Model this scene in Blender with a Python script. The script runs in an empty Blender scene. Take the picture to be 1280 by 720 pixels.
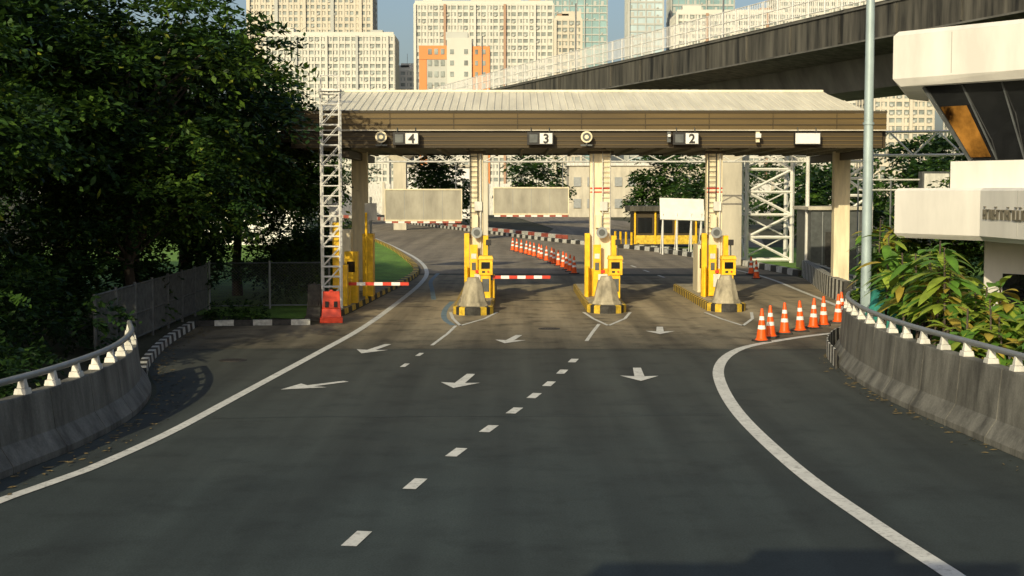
import bpy, math, random
import numpy as np
from mathutils import Vector
random.seed(7)
S=bpy.context.scene
S.view_settings.view_transform='Standard'
S.view_settings.look='None'
S.view_settings.exposure=0

# ------------------------------------------------------------ materials
def mat(name,col,rough=.75,var=.18,scale=3.0,bump=0.0,metal=0,stretch=(1,1,1),col2=None,spec=.4,fine=0.0,fscale=60):
    m=bpy.data.materials.new(name); m.use_nodes=True
    nt=m.node_tree; n=nt.nodes; l=nt.links
    b=n['Principled BSDF']; b.inputs['Roughness'].default_value=rough; b.inputs['Metallic'].default_value=metal
    b.inputs['Specular IOR Level'].default_value=spec
    g=n.new('ShaderNodeNewGeometry'); mp=n.new('ShaderNodeMapping'); mp.inputs['Scale'].default_value=stretch
    l.new(g.outputs['Position'],mp.inputs['Vector'])
    no=n.new('ShaderNodeTexNoise'); no.inputs['Scale'].default_value=scale; no.inputs['Detail'].default_value=7; no.inputs['Roughness'].default_value=.62
    l.new(mp.outputs[0],no.inputs['Vector'])
    r=n.new('ShaderNodeValToRGB')
    c1=[max(0,c*(1-var)) for c in col]; c2=list(col2) if col2 else [min(1,c*(1+var)) for c in col]
    r.color_ramp.elements[0].position=.33; r.color_ramp.elements[1].position=.67
    r.color_ramp.elements[0].color=(*c1,1); r.color_ramp.elements[1].color=(*c2,1)
    l.new(no.outputs['Fac'],r.inputs['Fac'])
    out=r.outputs['Color']
    if fine>0:
        n2=n.new('ShaderNodeTexNoise'); n2.inputs['Scale'].default_value=fscale; n2.inputs['Detail'].default_value=3
        l.new(g.outputs['Position'],n2.inputs['Vector'])
        mr=n.new('ShaderNodeMapRange'); mr.inputs['From Min'].default_value=.3; mr.inputs['From Max'].default_value=.7
        mr.inputs['To Min'].default_value=1-fine; mr.inputs['To Max'].default_value=1+fine
        l.new(n2.outputs['Fac'],mr.inputs['Value'])
        mx=n.new('ShaderNodeVectorMath'); mx.operation='SCALE'
        l.new(out,mx.inputs[0]); l.new(mr.outputs[0],mx.inputs['Scale']); out=mx.outputs[0]
    l.new(out,b.inputs['Base Color'])
    if bump>0:
        bp=n.new('ShaderNodeBump'); bp.inputs['Strength'].default_value=bump; bp.inputs['Distance'].default_value=.02
        n3=n.new('ShaderNodeTexNoise'); n3.inputs['Scale'].default_value=scale*6; n3.inputs['Detail'].default_value=5
        l.new(g.outputs['Position'],n3.inputs['Vector']); l.new(n3.outputs['Fac'],bp.inputs['Height']); l.new(bp.outputs[0],b.inputs['Normal'])
    return m

def leafmat(name,col,trans=.3,var=.35,scale=.9,rough=.5):
    m=mat(name,col,rough=rough,var=var,scale=scale,spec=.3)
    nt=m.node_tree; n=nt.nodes; l=nt.links
    b=n['Principled BSDF']; o=n['Material Output']
    t=n.new('ShaderNodeBsdfTranslucent'); mx=n.new('ShaderNodeMixShader'); mx.inputs[0].default_value=trans
    src=b.inputs['Base Color'].links[0].from_socket
    l.new(src,t.inputs['Color']); l.new(b.outputs[0],mx.inputs[1]); l.new(t.outputs[0],mx.inputs[2]); l.new(mx.outputs[0],o.inputs['Surface'])
    return m

def wear(m,amount=.5,scale=2.5,under=(.06,.06,.055)):
    nt=m.node_tree; n=nt.nodes; l=nt.links; b=n['Principled BSDF']
    src=b.inputs['Base Color'].links[0].from_socket
    g=n.new('ShaderNodeNewGeometry'); no=n.new('ShaderNodeTexNoise'); no.inputs['Scale'].default_value=scale*4; no.inputs['Detail'].default_value=9; no.inputs['Roughness'].default_value=.75
    l.new(g.outputs['Position'],no.inputs['Vector'])
    mr=n.new('ShaderNodeMapRange'); mr.inputs['From Min'].default_value=.5; mr.inputs['From Max'].default_value=.72; mr.inputs['To Max'].default_value=amount
    l.new(no.outputs['Fac'],mr.inputs['Value'])
    mx=n.new('ShaderNodeMixRGB'); l.new(mr.outputs[0],mx.inputs[0]); l.new(src,mx.inputs[1]); mx.inputs[2].default_value=(*under,1)
    l.new(mx.outputs[0],b.inputs['Base Color'])
    return m

def asphalt(name,col,streak=.3,blend=None,patch=.66):
    """bitumen / concrete wearing course; blend=(colour,y0,y1) fades into another colour along the road"""
    m=mat(name,col,rough=.82,var=.13,scale=.35,bump=.25,fine=.28,fscale=38,spec=.3)
    nt=m.node_tree; n=nt.nodes; l=nt.links; b=n['Principled BSDF']
    src=b.inputs['Base Color'].links[0].from_socket
    g=n.new('ShaderNodeNewGeometry'); mp=n.new('ShaderNodeMapping'); mp.inputs['Scale'].default_value=(1.1,.045,1); mp.inputs['Rotation'].default_value=(0,0,math.radians(6))
    l.new(g.outputs['Position'],mp.inputs['Vector'])
    if blend:
        sp=n.new('ShaderNodeSeparateXYZ'); l.new(g.outputs['Position'],sp.inputs[0])
        nb=n.new('ShaderNodeTexNoise'); nb.inputs['Scale'].default_value=.5; nb.inputs['Detail'].default_value=6; l.new(g.outputs['Position'],nb.inputs['Vector'])
        ad=n.new('ShaderNodeMath'); ad.operation='MULTIPLY_ADD'; l.new(nb.outputs['Fac'],ad.inputs[0]); ad.inputs[1].default_value=7; l.new(sp.outputs['Y'],ad.inputs[2])
        r0=n.new('ShaderNodeMapRange'); r0.inputs['From Min'].default_value=blend[1]+3.5; r0.inputs['From Max'].default_value=blend[2]+3.5; l.new(ad.outputs[0],r0.inputs['Value'])
        mb=n.new('ShaderNodeMixRGB'); l.new(r0.outputs[0],mb.inputs[0]); l.new(src,mb.inputs[1]); mb.inputs[2].default_value=(*blend[0],1); src=mb.outputs[0]
    no=n.new('ShaderNodeTexNoise'); no.inputs['Scale'].default_value=.9; no.inputs['Detail'].default_value=4
    l.new(mp.outputs[0],no.inputs['Vector'])
    mr=n.new('ShaderNodeMapRange'); mr.inputs['From Min'].default_value=.35; mr.inputs['From Max'].default_value=.65
    mr.inputs['To Min'].default_value=1-streak; mr.inputs['To Max'].default_value=1+streak*.6
    l.new(no.outputs['Fac'],mr.inputs['Value'])
    n4=n.new('ShaderNodeTexNoise'); n4.inputs['Scale'].default_value=.9; n4.inputs['Detail'].default_value=8; n4.inputs['Roughness'].default_value=.68
    l.new(g.outputs['Position'],n4.inputs['Vector'])
    m4=n.new('ShaderNodeMapRange'); m4.inputs['From Min'].default_value=.5; m4.inputs['From Max'].default_value=.66; m4.inputs['To Min'].default_value=1; m4.inputs['To Max'].default_value=patch
    l.new(n4.outputs['Fac'],m4.inputs['Value'])
    mu=n.new('ShaderNodeMath'); mu.operation='MULTIPLY'; l.new(mr.outputs[0],mu.inputs[0]); l.new(m4.outputs[0],mu.inputs[1])
    sc=n.new('ShaderNodeVectorMath'); sc.operation='SCALE'; l.new(src,sc.inputs[0]); l.new(mu.outputs[0],sc.inputs['Scale'])
    l.new(sc.outputs[0],b.inputs['Base Color'])
    return m

M={}
M['asphalt']=asphalt('asphalt',(.034,.046,.045),.28,((.060,.065,.055),20,40),.72)
M['plaza']=asphalt('toll_plaza_concrete',(.098,.092,.068),.45,((.29,.245,.160),40,49),.45)  # concrete tone; the blend also paints in a warm sunlit patch by the booths
M['asphalt_far']=asphalt('old_asphalt',(.24,.21,.16),.25)
M['tar']=mat('crack_sealant',(.024,.028,.028),var=.2,rough=.5)
M['iron']=mat('cast_iron',(.06,.055,.05),var=.3,scale=20,metal=.6,rough=.6)
M['paint']=wear(mat('road_paint',(.62,.63,.59),rough=.7,var=.12,scale=2),.8,2.0)
M['ground']=mat('earth_ground',(.05,.062,.025),var=.4,scale=.25,col2=(.085,.08,.05),fine=.3,fscale=9,rough=.95)
M['grass']=mat('grass_green',(.12,.24,.03),var=.35,scale=.8,fine=.4,fscale=14,rough=.9,bump=.5)
M['conc']=mat('weathered_concrete',(.125,.125,.11),var=.55,scale=1.3,stretch=(1.4,1.4,.4),bump=.3,fine=.14,fscale=25)
M['conc_l']=mat('pale_concrete',(.48,.45,.36),var=.22,scale=1.0,stretch=(1,1,.25),bump=.15)
M['conc_d']=mat('stained_concrete',(.030,.031,.027),var=.6,scale=1.1,stretch=(1.6,1.6,.16),col2=(.115,.11,.09))
M['conc_g']=mat('girder_concrete',(.11,.11,.098),var=.35,scale=.8,stretch=(1,1,.3))
M['conc_jb']=mat('bollard_concrete',(.32,.29,.21),var=.45,scale=3,stretch=(1,1,.5),bump=.3)
M['white']=mat('white_paint',(.74,.74,.70),var=.08,scale=2,rough=.5)
M['whited']=mat('dirty_white_paint',(.58,.58,.53),var=.25,scale=4,stretch=(1,1,.3),rough=.55)
M['cream']=mat('cream_paint',(.72,.64,.44),var=.2,scale=2.2,stretch=(2,2,.3),rough=.5)
M['yellow']=mat('yellow_paint',(.80,.48,.015),var=.2,scale=4,rough=.42)
M['yellowd']=mat('worn_yellow_paint',(.62,.42,.04),var=.35,scale=6,rough=.6)
M['black']=mat('black_paint',(.02,.02,.02),var=.3,rough=.5)
M['blackw']=mat('worn_black_paint',(.035,.034,.03),var=.5,scale=8,rough=.7)
M['kwhite']=mat('kerb_white',(.50,.50,.45),var=.35,scale=6)
M['red']=mat('red_paint',(.60,.045,.02),var=.12,rough=.45)
M['redw']=mat('worn_red_paint',(.34,.08,.05),var=.35,scale=2,rough=.6)
M['orange']=mat('orange_plastic',(.82,.11,.012),var=.12,scale=5,rough=.4)
M['orangeb']=mat('orange_red_plastic',(.72,.06,.02),var=.15,scale=5,rough=.4)
M['reflw']=mat('reflective_white',(.80,.80,.76),var=.05,rough=.35)
M['steel']=mat('galvanised_steel',(.28,.30,.30),var=.12,metal=.5,rough=.5)
M['steeld']=mat('dark_steel',(.10,.11,.11),var=.25,metal=.5,rough=.5)
M['fence']=mat('fence_grey_steel',(.13,.135,.125),var=.3,scale=5,rough=.6)
M['pole']=mat('lamp_pole_grey',(.33,.42,.43),var=.12,scale=1.5,rough=.45,metal=.2)
M['brown']=mat('bronze_cladding',(.098,.066,.020),var=.3,scale=.35,stretch=(.5,1,3.5),rough=.55)
M['brown2']=mat('bronze_cladding_dark',(.044,.031,.012),var=.3,scale=.35,stretch=(.5,1,3),rough=.55)
M['roof']=mat('metal_roof_sheet',(.74,.70,.54),var=.14,scale=.6,stretch=(3,.4,1),rough=.5)
M['soffit']=mat('soffit_panel',(.22,.20,.14),var=.2)
M['glassd']=mat('dark_glass',(.012,.013,.014),var=.2,rough=.06,spec=.9)
M['amber']=mat('painted_amber_reflection',(.05,.022,.006),var=.8,scale=1.1,col2=(.42,.20,.04),rough=.12,spec=.8)  # colour of a painted orange reflection
M['bark']=mat('bark',(.07,.055,.04),var=.4,scale=6,stretch=(1,1,.3),bump=.5)
M['teal']=mat('shade_net',(.02,.17,.14),var=.35,scale=5,rough=.8)
M['leaf1']=leafmat('leaf_dark',(.020,.050,.012))
M['leaf2']=leafmat('leaf_mid',(.042,.094,.014))
M['leaf3']=leafmat('leaf_light',(.095,.175,.022))
M['leaf4']=leafmat('leaf_yellow',(.22,.26,.03))
M['pl1']=leafmat('shrub_leaf_green',(.10,.22,.03),scale=2)
M['pl2']=leafmat('shrub_leaf_lime',(.26,.35,.045),scale=2)
M['pl3']=leafmat('shrub_leaf_olive',(.38,.30,.05),scale=2)
M['dry']=mat('dry_leaf',(.16,.12,.05),var=.4,scale=20)

# ------------------------------------------------------------ mesh builder
class MB:
    def __init__(s): s.v=[]; s.f=[]; s.m=[]; s.s=[]; s.mats=[]
    def mi(s,mk):
        if mk not in s.mats: s.mats.append(mk)
        return s.mats.index(mk)
    def add(s,vs,fs,mk,smooth=False):
        o=len(s.v); s.v+= [tuple(p) for p in vs]; i=s.mi(mk)
        for f in fs: s.f.append([o+a for a in f]); s.m.append(i); s.s.append(smooth)
    def box(s,c,d,mk,rz=0,top=1.0,topx=None,topy=None):
        tx=topx if topx is not None else top; ty=topy if topy is not None else top
        x,y,z=d[0]/2,d[1]/2,d[2]/2; cs,sn=math.cos(rz),math.sin(rz)
        P=[]
        for zz,kx,ky in((-z,1,1),(z,tx,ty)):
            for a,b in((-x,-y),(x,-y),(x,y),(-x,y)):
                a*=kx;b*=ky; P.append((c[0]+a*cs-b*sn,c[1]+a*sn+b*cs,c[2]+zz))
        s.add(P,[(3,2,1,0),(4,5,6,7),(0,1,5,4),(1,2,6,5),(2,3,7,6),(3,0,4,7)],mk)
    def bx(s,x0,x1,y0,y1,z0,z1,mk): s.box(((x0+x1)/2,(y0+y1)/2,(z0+z1)/2),(x1-x0,y1-y0,z1-z0),mk)
    def cyl(s,p0,p1,r0,r1,mk,n=12,smooth=True):
        p0=Vector(p0);p1=Vector(p1);d=(p1-p0).normalized()
        a=d.orthogonal().normalized(); b=d.cross(a); P=[]
        for p,r in((p0,r0),(p1,r1)):
            for i in range(n):
                t=2*math.pi*(i+.5)/n; P.append(p+a*math.cos(t)*r+b*math.sin(t)*r)
        s.add(P,[(i,(i+1)%n,n+(i+1)%n,n+i) for i in range(n)],mk,smooth)
        s.add(P[:n],[tuple(reversed(range(n)))],mk); s.add(P[n:],[tuple(range(n))],mk)
    def tube(s,pts,rs,mk,n=8):
        P=[];k=len(pts); pts=[Vector(p) for p in pts]
        for j in range(k):
            d=(pts[min(j+1,k-1)]-pts[max(j-1,0)]).normalized()
            up=Vector((0,0,1)) if abs(d.z)<.95 else Vector((0,1,0))
            a=d.cross(up).normalized(); b=d.cross(a)
            r=rs[j] if hasattr(rs,'__len__') else rs
            for i in range(n):
                t=2*math.pi*i/n; P.append(pts[j]+a*math.cos(t)*r+b*math.sin(t)*r)
        F=[(j*n+i,j*n+(i+1)%n,(j+1)*n+(i+1)%n,(j+1)*n+i) for j in range(k-1) for i in range(n)]
        s.add(P,F,mk,True)
    def bar(s,p0,p1,w,mk): s.cyl(p0,p1,w*.7,w*.7,mk,4,False)
    def prism(s,poly,z0,z1,mk,mtop=None):
        n=len(poly)
        P=[(x,y,z0) for x,y in poly]+[(x,y,z1) for x,y in poly]
        s.add(P,[(i,(i+1)%n,n+(i+1)%n,n+i) for i in range(n)]+[tuple(reversed(range(n)))],mk)
        s.add(P[n:],[tuple(range(n))],mtop or mk)
    def loft(s,poly0,z0,poly1,z1,mk):
        n=len(poly0)
        P=[(x,y,z0) for x,y in poly0]+[(x,y,z1) for x,y in poly1]
        s.add(P,[(i,(i+1)%n,n+(i+1)%n,n+i) for i in range(n)]+[tuple(reversed(range(n))),tuple(range(n,2*n))],mk)
    def obj(s,name,parent=None,bevel=0,loc=(0,0,0)):
        me=bpy.data.meshes.new(name); me.from_pydata(s.v,[],s.f)
        for k in s.mats: me.materials.append(M[k])
        me.polygons.foreach_set('material_index',s.m); me.polygons.foreach_set('use_smooth',s.s)
        me.validate(); me.update()
        o=bpy.data.objects.new(name,me); S.collection.objects.link(o)
        o.location=loc
        if parent:
            o.parent=parent; o.location=-parent.location
        if bevel:
            b=o.modifiers.new('Bevel','BEVEL'); b.width=bevel; b.segments=2; b.limit_method='ANGLE'; b.angle_limit=math.radians(40)
        return o
def group(name,loc=(0,0,0)):
    e=bpy.data.objects.new(name,None); e.location=loc; e.empty_display_size=.5; S.collection.objects.link(e); return e

def smooth(pts,step=.6):
    pts=[np.array(p,float) for p in pts]; P=[2*pts[0]-pts[1]]+pts+[2*pts[-1]-pts[-2]]; out=[]
    for i in range(1,len(P)-2):
        n=max(1,int(np.linalg.norm(P[i+1]-P[i])/step))
        for k in range(n):
            t=k/n
            out.append(.5*((2*P[i])+(-P[i-1]+P[i+1])*t+(2*P[i-1]-5*P[i]+4*P[i+1]-P[i+2])*t*t+(-P[i-1]+3*P[i]-3*P[i+1]+P[i+2])*t**3))
    out.append(P[-2]); return out
def resample(pts,step):
    pts=[np.array(p,float) for p in pts]; d=[0]
    for i in range(1,len(pts)): d.append(d[-1]+np.linalg.norm(pts[i]-pts[i-1]))
    n=max(1,int(round(d[-1]/step))); q=np.linspace(0,d[-1],n+1)
    A=np.array(pts); return [np.array([np.interp(t,d,A[:,k]) for k in range(A.shape[1])]) for t in q]
def normals(pts):
    N=[]
    for i in range(len(pts)):
        t=pts[min(i+1,len(pts)-1)][:2]-pts[max(i-1,0)][:2]; t=t/np.linalg.norm(t); N.append(np.array([t[1],-t[0]]))
    return N
def ribbon(b,pts,w,z,mk):
    N=normals(pts); P=[]
    for p,n in zip(pts,N):
        P.append((*(p[:2]-n*w/2),z)); P.append((*(p[:2]+n*w/2),z))
    b.add(P,[(2*i,2*i+1,2*i+3,2*i+2) for i in range(len(pts)-1)],mk)
def sweep(b,pts,prof,mkf,side=1,z0=0,caps=True):
    N=normals(pts); n=len(prof); P=[]
    for p,nn in zip(pts,N):
        zz=p[2] if len(p)>2 else z0
        for a,z in prof: P.append((p[0]+nn[0]*a*side,p[1]+nn[1]*a*side,zz+z))
    for i in range(len(pts)-1):
        mk=mkf(i) if callable(mkf) else mkf
        o=i*n
        b.add(P[o:o+2*n],[(k,(k+1)%n,n+(k+1)%n,n+k) for k in range(n)],mk)
    if caps:
        mk=mkf(0) if callable(mkf) else mkf
        b.add(P[:n],[tuple(range(n))],mk); b.add(P[-n:],[tuple(range(n))],mk)

# ------------------------------------------------------------ ground, road
b=MB(); b.add([(-1500,-200,0),(1500,-200,0),(1500,3000,0),(-1500,3000,0)],[(0,1,2,3)],'ground'); b.obj('ground')
Ledge=smooth([(-11,-5),(-9.2,8),(-8.3,17),(-7.8,21.7),(-7.45,24.4),(-7.4,27.5),(-7.8,31),(-8.7,34),(-9.6,38),(-10.3,46.3)],1)+\
      smooth([(-6.6,46.9),(-6.0,50),(-5.5,60),(-4.95,72),(-5.2,80),(-6.6,92),(-9.5,112),(-13.5,135),(-20,170),(-34,230)],1.5)
Redge=smooth([(13,-5),(10.5,8),(9.0,18),(8.5,22),(8.2,26),(7.95,30),(8.1,34.5),(8.7,38.5),(10,41.8),(12.2,44),(15,45.2)],1)+\
      smooth([(15.2,48),(14.6,55),(14.9,68),(14.6,76),(12.6,93),(9.6,108),(4.2,124),(-3,152),(-14,195),(-24,238)],1.5)
b=MB()
b.add([(p[0],p[1],.004) for p in Redge]+[(p[0],p[1],.004) for p in reversed(Ledge)],[tuple(range(len(Redge)+len(Ledge)))],'asphalt')
b.obj('road')
b=MB()
L2=[p for p in Ledge if 39.5<p[1]<76]; R2=[p for p in Redge if 39.5<p[1]<76]
b.add([(p[0]-.02,p[1],.008) for p in R2]+[(p[0]+.02,p[1],.008) for p in reversed(L2)],[tuple(range(len(L2)+len(R2)))],'plaza')
b.obj('toll_plaza_pavement')
b=MB()
L3=[p for p in Ledge if p[1]>=75.5]; R3=[p for p in Redge if p[1]>=75.5]
b.add([(p[0]-.02,p[1],.012) for p in R3]+[(p[0]+.02,p[1],.012) for p in reversed(L3)],[tuple(range(len(L3)+len(R3)))],'asphalt_far')
b.add([(p[0],p[1],.04) for p in ((8,118),(20,112),(26,150),(10,260),(0,260),(5,170),(3,140))],[tuple(range(7))],'asphalt_far')
b.obj('road_beyond_toll')
b=MB()
b.add([(p[0],p[1],.03) for p in ((-6.2,50),(-5.75,60),(-5.2,72),(-5.4,80),(-6.8,92),(-9.7,112),(-13.7,135),(-40,150),(-34,60),(-7.5,49))],[tuple(range(10))],'grass')
b.obj('grass_verge')
b=MB()
b.add([(p[0],p[1],.03) for p in ((15,56),(40,52),(60,120),(22,112),(8,117),(5.2,123),(10,108.5),(12.9,93.5),(14.9,76),(15.1,68))],[tuple(range(10))],'grass')
b.obj('grass_verge')
b=MB(); rr=random.Random(5)
def seam(p0,p1,w,j):
    n=max(4,int(math.dist(p0,p1)/.45)); pts=[]; ox=0
    for i in range(n+1):
        t=i/n; ox=ox*.8+rr.uniform(-j,j); pts.append(np.array((p0[0]+(p1[0]-p0[0])*t+ox*(p1[1]!=p0[1]),p0[1]+(p1[1]-p0[1])*t+(ox if abs(p1[1]-p0[1])<2 else 0))))
    ribbon(b,pts,w,.0105,'tar')
seam((-5.8,27.4),(4.2,27.9),.02,.06); seam((-7.2,39.45),(8.6,39.45),.04,.015)
for y in(43.9,48.3): seam((-6.4,y),(11.5,y),.035,.02)
b.obj('crack_sealant_lines')
def manhole(x,y,z):
    b=MB(); b.cyl((x,y,z),(x,y,z+.012),.36,.35,'iron',24,False); b.cyl((x,y,z+.0121),(x,y,z+.018),.29,.285,'iron',24,False)
    for k in range(-2,3): b.box((x+k*.09,y,z+.021),(.03,.34,.006),'iron')
    b.obj('manhole_cover')
manhole(-7.3,37,.004); manhole(1.2,45.6,.008)

# markings
b=MB(); ZP=.0145
Lline=smooth([(-9.6,8),(-7.9,16.5),(-7.26,20.2),(-6.75,22.2),(-6.28,25.6),(-5.98,29.5),(-5.72,33.1),(-5.28,39.1),(-4.86,45.5),(-4.6,54),(-4.4,68),(-4.75,79),(-6.2,93),(-9.1,112),(-13,135)],.8)
Rline=smooth([(7.2,4),(5.5,12),(5.04,16.3),(4.8,18.6),(4.53,22.35),(4.5,27.9),(4.85,33.0),(5.38,36.4),(6.16,39.1),(7.1,40.9),(9.0,43.2),(10.6,44.6)],.6)
ribbon(b,Lline,.22,.0165,'paint'); ribbon(b,Rline,.27,ZP,'paint')
ribbon(b,smooth([(12.5,52.5),(12.8,62),(13.0,75),(11.6,90)],1.5),.2,.0165,'paint')
def quad(b,c,d,l,w,z=ZP):
    d=np.array(d,float); d/=np.linalg.norm(d); n=np.array([d[1],-d[0]]); c=np.array(c,float)
    b.add([(*(c-d*l/2-n*w/2),z),(*(c-d*l/2+n*w/2),z),(*(c+d*l/2+n*w/2),z),(*(c+d*l/2-n*w/2),z)],[(0,1,2,3)],'paint')
D=[(-2.9,12.2),(-2.45,14.9),(-1.97,17.8),(-1.46,21.2),(-.94,23.8),(-.43,26.2),(.05,28.4),(.48,30.5),(.85,32.4),(1.23,34.6),(1.6,36.9)]
for i,p in enumerate(D):
    q=D[min(i+1,len(D)-1)]; r=D[max(i-1,0)]; quad(b,p,(q[0]-r[0],q[1]-r[1]),.78,.2)
ribbon(b,[np.array(p) for p in((2.2,41.8),(2.55,44.6),(2.9,47.2))],.11,ZP,'paint')
for p in((-2.72,35.9),(-2.5,38.3)): quad(b,p,(.25,2.4),.7,.13)
ribbon(b,[np.array(p) for p in((-2.3,40.6),(-2.0,44),(-1.85,46.6))],.1,ZP,'paint')
for cx in(-1.4,3.47,7.9):
    for sx in(-1,1): ribbon(b,[np.array(p) for p in((cx-.3,46.6),(cx+sx*.55-.1,49.2),(cx+sx*.85,51.8))],.11,ZP+.004,'paint')
def arrow(c,yaw,L=2.3,w=.85):
    pts=[(0,-L/2),(w/2,-L/2+.95),(.12,-L/2+.85),(.1,L/2),(-.1,L/2),(-.12,-L/2+.85),(-w/2,-L/2+.95)]
    cs,sn=math.cos(yaw),math.sin(yaw)
    b.add([(c[0]+x*cs-y*sn,c[1]+x*sn+y*cs,ZP+.004) for x,y in pts],[tuple(range(7))],'paint')
for c,y,L in(((-3.84,39.7),-.22,2.4),((0,42.3),-.18,2.4),((4.7,45),-.1,2.4),((-4.5,32.1),-.75,1.9),((-1.15,32.9),-.13,2.5),((3.06,34.1),-.05,2.5)): arrow(c,y,L,.92)
for y in range(74,100,5): quad(b,(7.9-(y-72)*.06,y),(-.06,1),2,.14,.0165)
b.obj('road_markings')
M['bluep']=wear(mat('faded_blue_paint',(.14,.22,.27),var=.3,scale=3),.85,1.5,(.13,.12,.10))
b=MB(); ribbon(b,smooth([(-1.95,46.8),(-2.35,49.3),(-2.5,53),(-2.4,57)],.8),.2,.0125,'bluep')
ribbon(b,smooth([(-3.2,58),(-3.6,64),(-4.0,70),(-4.0,77)],.8),.2,.0125,'bluep'); b.obj('blue_road_marking')

# ------------------------------------------------------------ concrete barriers with rails
def barrier(name,path,side,H,railto):
    g=group(name,(path[0][0],path[0][1],0))
    pts=resample(smooth(path,.4),.375); b=MB()
    prof=[(0,0),(0,.12),(.20,.42),(.28,H),(.52,H),(.56,0)]
    k=0
    while k<len(pts)-1:
        seg=[p.copy() for p in pts[k:k+6]]
        if len(seg)<2: break
        d=seg[-1]-seg[-2]; seg[-1]=seg[-1]-d*.07
        sweep(b,seg,prof,'conc',side); k+=5
    b.obj('concrete_wall',g,bevel=.015)
    N=normals(pts); b=MB(); rp=[]
    for i,(p,n) in enumerate(zip(pts,N)):
        c=p+n*side*.40; rp.append((c[0],c[1],H+railto))
        if i%3==1:
            a=math.atan2(n[1],n[0])
            b.box((c[0],c[1],H+.05),(.22,.24,.10),'whited',a,top=.85)
            b.box((c[0],c[1],H+.1+(railto-.1)/2),(.15,.14,railto-.1),'whited',a,top=.6)
    b.obj('rail_brackets',g,bevel=.012)
    b=MB(); b.tube(rp,.06,'steel',8); b.obj('handrail',g)
Lb=[(-11,-4),(-9.2,8),(-8.3,17),(-7.8,21.7),(-7.45,24.4),(-7.4,27.5),(-7.8,30.5),(-8.5,33)]
barrier('concrete_barrier',Lb,-1,1.10,.28)
Rb=[(13,-5),(10.5,8),(9.0,18),(8.5,22),(8.2,26),(7.95,30),(8.1,34.5),(8.7,38.5),(9.9,41.6),(11.9,43.7),(14.5,44.8)]
barrier('concrete_barrier',Rb,1,1.32,.28)
def kerb(name,path,seg,c1,c2,side,w=.22,h=.15,sm=.5):
    b=MB(); pts=resample(smooth(path,sm),seg)
    sweep(b,pts,[(0,0),(0.02,h),(w,h),(w,0)],lambda i:(c1 if i%2 else c2),side); return b.obj(name)
kerb('striped_kerb',[(-8.6,33.3),(-9.2,36),(-9.9,41),(-10.3,46.3)],.45,'kwhite','blackw',-1,.2,.22)
kerb('striped_kerb',[(-10.4,46.5),(-8.5,46.8),(-6.7,47.0)],.6,'kwhite','blackw',-1,.2,.18)
kerb('striped_kerb',[(-6.2,48.6),(-5.95,52),(-5.55,60),(-5.0,72),(-5.25,80),(-6.65,92),(-9.5,112),(-13.5,135),(-20,170)],.8,'yellowd','blackw',-1,.3,.2)
kerb('striped_kerb',[(8.15,35.4),(8.62,38.5),(9.8,41.8),(11.9,44)],.32,'kwhite','blackw',-1,.06,.45,.3)
kerb('striped_kerb',[(14.9,74),(14.4,80),(12.6,93),(9.6,108),(4.2,124),(-3,152),(-14,195)],1.1,'kwhite','blackw',1,.35,.32)
kerb('striped_kerb',[(4.6,129),(-2,154),(-12,190),(-24,232),(-40,260)],2.4,'kwhite','redw',1,.5,.5)
kerb('striped_barrier',[(13.15,56.3),(13.4,60.5),(14.3,67.5),(15.1,74)],.42,'kwhite','blackw',1,.35,.85)
kerb('striped_kerb',[(5.6,126),(7.5,117),(12,108),(14.4,96)],1.0,'kwhite','blackw',1,.3,.25)

# ------------------------------------------------------------ fences
def panel_fence(name,p0,p1,h,kind):
    p0=np.array(p0,float);p1=np.array(p1,float);L=np.linalg.norm(p1-p0);d=(p1-p0)/L;b=MB()
    P=lambda s,z:(p0[0]+d[0]*s,p0[1]+d[1]*s,z)
    n=max(1,round(L/2.3)); fm='fence' if kind=='bars' else 'steel'
    for i in range(n+1): b.cyl(P(L*i/n,0),P(L*i/n,h+.08),.045,.045,fm,8)
    for z in(.15,h*.5 if kind=='bars' else h,h): b.bar(P(0,z),P(L,z),.04,fm)
    if kind=='bars':
        s=.1
        while s<L: b.bar(P(s,.12),P(s,h),.018,'fence'); s+=.11
    else:
        s=-h
        while s<L:
            for sg in(1,-1):
                a=s if sg>0 else s+h; e=s+h if sg>0 else s
                z0,z1=.15,h; s0,s1=a,e
                def clip(s0,z0,s1,z1):
                    t0,t1=0,1; ds=s1-s0
                    for lim,sgn in((0,1),(L,-1)):
                        f0=(s0-lim)*sgn; f1=(s1-lim)*sgn
                        if f0<0 and f1<0: return None
                        if f0<0: t0=max(t0,f0/(f0-f1))
                        elif f1<0: t1=min(t1,f0/(f0-f1))
                    return (s0+ds*t0,z0+(z1-z0)*t0,s0+ds*t1,z0+(z1-z0)*t1)
                c=clip(s0,z0,s1,z1)
                if c and abs(c[0]-c[2])>.02: b.cyl(P(c[0],c[1]),P(c[2],c[3]),.005,.005,'fence',3,False)
            s+=.12
    return b.obj(name)
panel_fence('metal_fence',(-10.9,37.0),(-11.3,52.5),1.7,'bars')
panel_fence('chain_link_fence',(-11.3,53),(-6.9,53.6),1.75,'mesh')
panel_fence('chain_link_fence',(-7.2,63),(-9,85),1.6,'mesh')

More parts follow.
